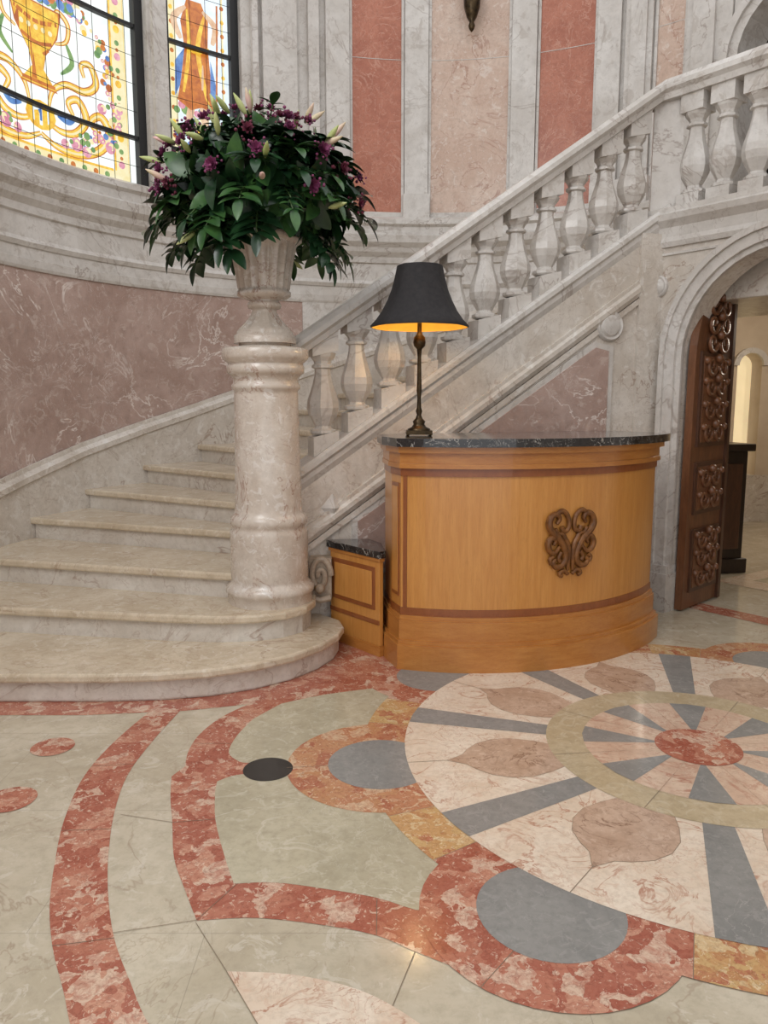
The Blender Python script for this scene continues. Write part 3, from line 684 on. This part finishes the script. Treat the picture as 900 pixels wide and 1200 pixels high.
# ------------------------------------------------------------------ BOUQUET
bq=MB(); BC=Vector((NC[0],NC[1],2.46))
random.seed(11)
def leafm(p,d,up,L,W,m,curl=.25):
    d=d.normalized(); side=d.cross(up); 
    if side.length<1e-3: side=Vector((1,0,0))
    side.normalize(); nn=side.cross(d).normalized(); vs=[];K=6
    for i in range(K+1):
        t=i/K; w_=W*math.sin(PI*min(1,(t*.93+.05)))**.8; c=p+d*L*t-nn*curl*L*t*t
        vs+=[c+side*w_*.5+nn*w_*.16,c,c-side*w_*.5+nn*w_*.16]
    fs=[]
    for i in range(K): 
        b=i*3; fs+=[[b,b+1,b+4,b+3],[b+1,b+2,b+5,b+4]]
    bq.add(vs,fs,m,True)
def rdir():
    while True:
        v=Vector((random.uniform(-1,1),random.uniform(-1,1),random.uniform(-1,1)))
        if .1<v.length<1: return v.normalized()
bq.ball(tuple(BC),.32,LEAF,16,10,(1,1,.8))
for i in range(1150):
    v=rdir()
    if v.z<-.75: continue
    rad=random.uniform(.62,.92)
    ex=.45; ez=.32 if v.z>0 else .26
    p=BC+Vector((v.x*ex*rad,v.y*ex*rad,v.z*ez*rad))
    d=(v+rdir()*.85+Vector((0,0,-.12)))
    up=(v+rdir()*.5)
    big=random.random()<.5
    L=random.uniform(.12,.19) if big else random.uniform(.06,.10)
    leafm(p,d,up,L,L*random.uniform(.42,.62),LEAF if random.random()<.75 else LEAF2,random.uniform(.05,.5))
for i in range(96):
    a=random.uniform(0,2*PI); el=random.uniform(-.75,1.1)
    v=Vector((math.cos(a)*math.cos(el),math.sin(a)*math.cos(el),math.sin(el)))
    ln=random.uniform(.10,.22) if el>-.1 else random.uniform(.18,.29)
    p=BC+Vector((v.x*.33,v.y*.33,v.z*.23)); pts=[]; q=p.copy(); dd=v.copy()
    for k in range(7):
        pts.append(q.copy()); q+=dd*ln/6; dd=(dd+Vector((0,0,-.13))).normalized()
    bq.tube(pts,.004,STEM,5)
    kind=random.random(); m_=LEAF if random.random()<.6 else LEAF2
    for k in range(2,7):
        for sg_ in (1,-1):
            sd=dd.cross(Vector((0,0,1))).normalized()*sg_
            Lf=random.uniform(.09,.14) if kind<.6 else random.uniform(.05,.08)
            leafm(pts[k],(v*.6+sd+rdir()*.25),Vector((0,0,1))+v*.5,Lf,Lf*.5 if kind<.6 else Lf*.35,m_,.3)
    leafm(pts[-1],dd,v+Vector((0,0,.6)),.12,.05,m_,.2)
    if random.random()<.2:
        m=random.choice([BUD,BUD,BUDP]); a_=pts[-1]; d_=(v+rdir()*.4).normalized()
        bq.tube([a_+d_*t*.12 for t in (0,.2,.4,.6,.8,1)],.015,m,8,lambda t:max(.12,math.sin(PI*(t*.85+.12))))
for i in range(34):
    v=rdir()
    if v.z<-.4: v.z=-v.z
    p=BC+Vector((v.x*.52,v.y*.52,v.z*.38)); d_=(v+rdir()*.5).normalized()
    bq.tube([p+d_*t*.11 for t in (0,.2,.4,.6,.8,1)],.015,random.choice([BUD,BUD,BUDP]),8,lambda t:max(.12,math.sin(PI*(t*.85+.12))))
for i in range(34):
    v=rdir(); 
    if v.z<-.35: v.z*=-1
    if v.y>.3: v.y*=-1
    p=BC+Vector((v.x*.53,v.y*.53,v.z*.39)); m=random.choice([PURP,PURP,PLUM])
    rr_=random.uniform(.028,.042)
    for ring,(nn_,tilt) in enumerate(((8,.3),(7,.7),(5,1.3))):
        u_=v.cross(Vector((0,0,1))).normalized(); w_=v.cross(u_)
        for k in range(nn_):
            t=2*PI*k/nn_+ring*.4; dd=(u_*math.cos(t)+w_*math.sin(t)+v*tilt)
            leafm(p,dd,v,rr_,rr_*.6,m,-.15)
    for k in range(12):
        bq.ball(tuple(p+rdir()*random.uniform(.03,.06)),random.uniform(.005,.009),m,6,4)
bq.obj('flower_bouquet',recalc=False)
# ------------------------------------------------------------------ RECEPTION DESK
dk=MB(); DCX,DCY,DR=.5,5.14,1.31; DA0=251.0
def darc(R,a0=DA0,a1=330,n=40): return [(DCX+R*math.cos(math.radians(a0+(a1-a0)*i/n)),DCY+R*math.sin(math.radians(a0+(a1-a0)*i/n))) for i in range(n+1)]
def dpoly(off):
    R=DR+off
    f=darc(R)
    return f+[(1.60+off*.7,4.62),(1.40,4.88),(.02,4.39),(-.02-off*.6,4.32),(.01-off*.7,4.08)]
dk.prism(dpoly(.014),0,.135,OAK_H); dk.prism(dpoly(-.0),.135,.155,OAK_H)
dk.prism(dpoly(-.018),.155,.262,OAK_H); dk.prism(dpoly(-.028),.262,.285,OAK_H)
dk.prism(dpoly(-.040),.285,.325,MAHOG)
dk.prism(dpoly(-.045),.325,1.02,OAK)
dk.prism(dpoly(-.036),1.02,1.06,MAHOG)
dk.prism(dpoly(-.018),1.06,1.085,OAK_H); dk.prism(dpoly(-.026),1.085,1.14,OAK_H); dk.prism(dpoly(.0),1.14,1.172,OAK_H)
dk.prism(dpoly(.03),1.172,1.215,BLACKM)
def strip(a0,a1,z0,z1,n,m):
    p=darc(DR-.045,a0,a1,max(2,int(abs(a1-a0)/2)+1)); dk.sweep([(x,y,0) for x,y in p],rect(-.002,n,z0,z1),m)
strip(251.6,252.5,.325,1.02,.006,MAHOG)
sa=Vector(dpoly(-.045)[0]); sb=Vector(dpoly(-.045)[-1]); sd=(sb-sa).normalized(); 
pp=[sa+sd*.02,sb-sd*.02]
dk.sweep([(pp[1].x,pp[1].y,0),(pp[0].x,pp[0].y,0)],rect(-.002,.006,.38,.98),MAHOG)
pp=[sa+sd*.032,sb-sd*.032]
dk.sweep([(pp[1].x,pp[1].y,0),(pp[0].x,pp[0].y,0)],rect(0,.009,.4,.96),OAK)
em_a=292.0; R=DR-.045; ce=Vector((DCX+R*math.cos(math.radians(em_a)),DCY+R*math.sin(math.radians(em_a)),.67))
Ne=Vector((math.cos(math.radians(em_a)),math.sin(math.radians(em_a)),0)); Ue=Vector((-Ne.y,Ne.x,0))
def E(pts,rad,tp=None,d=.012): dk.tube([ce+Ue*x*1.08+V3*z+Ne*d for x,z in crom(pts,5)],rad*1.12,CARVED,8,tp)
tp_=lambda t:.6+.6*math.sin(PI*t)
for sg_ in (1,-1):
    E([(sg_*x,z) for x,z in ((.085,.10),(.07,.125),(.085,.15),(.115,.14),(.128,.10),(.11,.06),(.07,.02),(.04,-.03),(.03,-.08),(.05,-.12),(.085,-.125),(.1,-.10),(.085,-.085))],.015,tp_)
    E([(sg_*x,z) for x,z in ((.055,.085),(.045,.06),(.02,.07),(.015,.11),(.03,.15),(.06,.168),(.085,.15))],.012)
    E([(sg_*x,z) for x,z in ((.065,-.02),(.09,-.05),(.12,-.04),(.13,.0),(.11,.03),(.09,.015),(.1,-.01))],.013,tp_)
    E([(sg_*x,z) for x,z in ((.012,-.17),(.035,-.15),(.055,-.155),(.06,-.17),(.045,-.178))],.010)
    E([(sg_*x,z) for x,z in ((.015,-.15),(.012,-.08),(.018,-.02),(.04,.03),(.05,.05))],.012,tp_)
    E([(sg_*x,z) for x,z in ((.055,-.05),(.07,-.08),(.06,-.10))],.011)
    E([(sg_*x,z) for x,z in ((.10,-.07),(.118,-.085),(.11,-.11))],.010)
    E([(sg_*x,z) for x,z in ((.03,.02),(.05,.045),(.075,.05),(.09,.075))],.010)
dk.obj('reception_desk',bevel=.006)
lu=MB(); lpz=[(-.315,4.425),(-.025,4.085),(-.005,4.10),(-.03,4.33),(-.1,4.46),(-.28,4.44)]
lu.prism(inset(lpz,-.005),0,.06,OAK_H); lu.prism(lpz,.06,.545,OAK); lu.prism(inset(lpz,-.015),.555,.595,BLACKM); lu.prism(inset(lpz,-.008),.535,.556,OAK_H)
a_=Vector(lpz[0]);b_=Vector(lpz[1]);d_=(b_-a_); 
for f0,f1,z0,z1,n,m in ((.06,.92,.26,.50,.006,MAHOG),(.11,.87,.285,.475,.010,OAK),(.0,1,.18,.205,.006,MAHOG)):
    p=a_+d_*f0;q=a_+d_*f1; lu.sweep([(p.x,p.y,0),(q.x,q.y,0)],rect(-.002,n,z0,z1),m)
lu.obj('side_cabinet',bevel=.003)
# ------------------------------------------------------------------ LAMP
lm=MB(); LC_=(.19,4.2,1.216)
sh=[(.262,.572),(.264,.582),(.232,.615),(.200,.66),(.172,.715),(.150,.77),(.134,.83),(.124,.875),(.122,.89)]
lm.box((LC_[0],LC_[1],1.232),(.14,.14,.022),BRONZE)
for i in (-1,1):
    for j in (-1,1): lm.ball((LC_[0]+i*.06,LC_[1]+j*.06,1.227),.012,BRONZE)
lm.lathe(LC_,[(.062,.025),(.062,.035),(.04,.045),(.03,.06),(.035,.075),(.02,.09),(.012,.11),(.018,.13),(.012,.15),(.010,.2),(.014,.24),(.012,.3),(.010,.42),(.014,.46),(.03,.475),(.034,.495),(.03,.52),(.018,.535),(.012,.55),(.012,.6)],BRONZE,20)
def openlathe(prof,m,seg=96):
    vs=[]
    for r,z in prof:
        for k in range(seg):
            t=2*PI*k/seg; rr=r*(1-.035*abs(math.sin(4*t))-.004*(k%2)); vs.append((LC_[0]+rr*math.cos(t),LC_[1]+rr*math.sin(t),LC_[2]+z))
    lm.add(vs,[[i*seg+k,i*seg+(k+1)%seg,(i+1)*seg+(k+1)%seg,(i+1)*seg+k] for i in range(len(prof)-1) for k in range(seg)],m,True)
openlathe(sh,SHADE); openlathe([(r-.006,z) for r,z in sh],SHADE_IN)
lm.ball((LC_[0],LC_[1],LC_[2]+.68),.035,BULB,12,8)
lm.tube([(LC_[0],LC_[1],LC_[2]+z) for z in (.7,.8,.87)],.004,BRONZE,5)
lm.tube([(LC_[0]+x,LC_[1],LC_[2]+.87) for x in (-.118,0,.118)],.003,BRONZE,5)
lm.obj('table_lamp',recalc=False)
sc=MB(); q=az(82.7,AR-.14); sc.lathe((q[0],q[1],4.62),[(.004,0),(.02,.02),(.03,.05),(.02,.08),(.045,.12),(.07,.2),(.075,.26),(.06,.3),(.09,.36),(.09,.4)],BRONZE,16)
q2=az(82.7,AR-.005); sc.tube([(q[0],q[1],4.9),(q2[0],q2[1],4.95)],.02,BRONZE); sc.obj('wall_sconce')
# ------------------------------------------------------------------ LIGHT
W=bpy.data.worlds.new('daylight'); scene.world=W; W.use_nodes=True
bg=W.node_tree.nodes['Background']; bg.inputs[0].default_value=(.985,.985,1,1); bg.inputs[1].default_value=1.24
def area(name,loc,tgt,size,power,col):
    l=bpy.data.lights.new(name,'AREA'); l.shape='RECTANGLE'; l.size,l.size_y=size; l.energy=power; l.color=col
    o=bpy.data.objects.new(name,l); o.location=loc; o.rotation_euler=(Vector(tgt)-Vector(loc)).to_track_quat('-Z','Y').to_euler(); scene.collection.objects.link(o)
area('added_daylight_fill',(-2.2,1.0,4.2),(1.2,5,1.0),(2,2.5),100,(1,1,1))  # unseen area lamp added as daylight fill; no window opens here
def point(name,loc,p,col,r=.05):
    l=bpy.data.lights.new(name,'POINT'); l.energy=p; l.color=col; l.shadow_soft_size=r
    o=bpy.data.objects.new(name,l); o.location=loc; scene.collection.objects.link(o)
point('lamp_glow',(LC_[0],LC_[1],LC_[2]+.63),3,(1,.72,.35),.04)
point('hall_fill_light',(4.2,7.0,2.1),45,(1,.9,.76),.15)  # unseen warm point lamp added to brighten the hall
# ------------------------------------------------------------------ CAMERA
cam=bpy.data.cameras.new('camera'); co=bpy.data.objects.new('camera',cam); scene.collection.objects.link(co)
co.location=(0,0,1.4); co.rotation_euler=(PI/2-math.atan(130/900),0,0)
cam.sensor_fit='VERTICAL'; cam.sensor_height=24; cam.sensor_width=18; cam.lens=18; cam.clip_start=.05
scene.camera=co
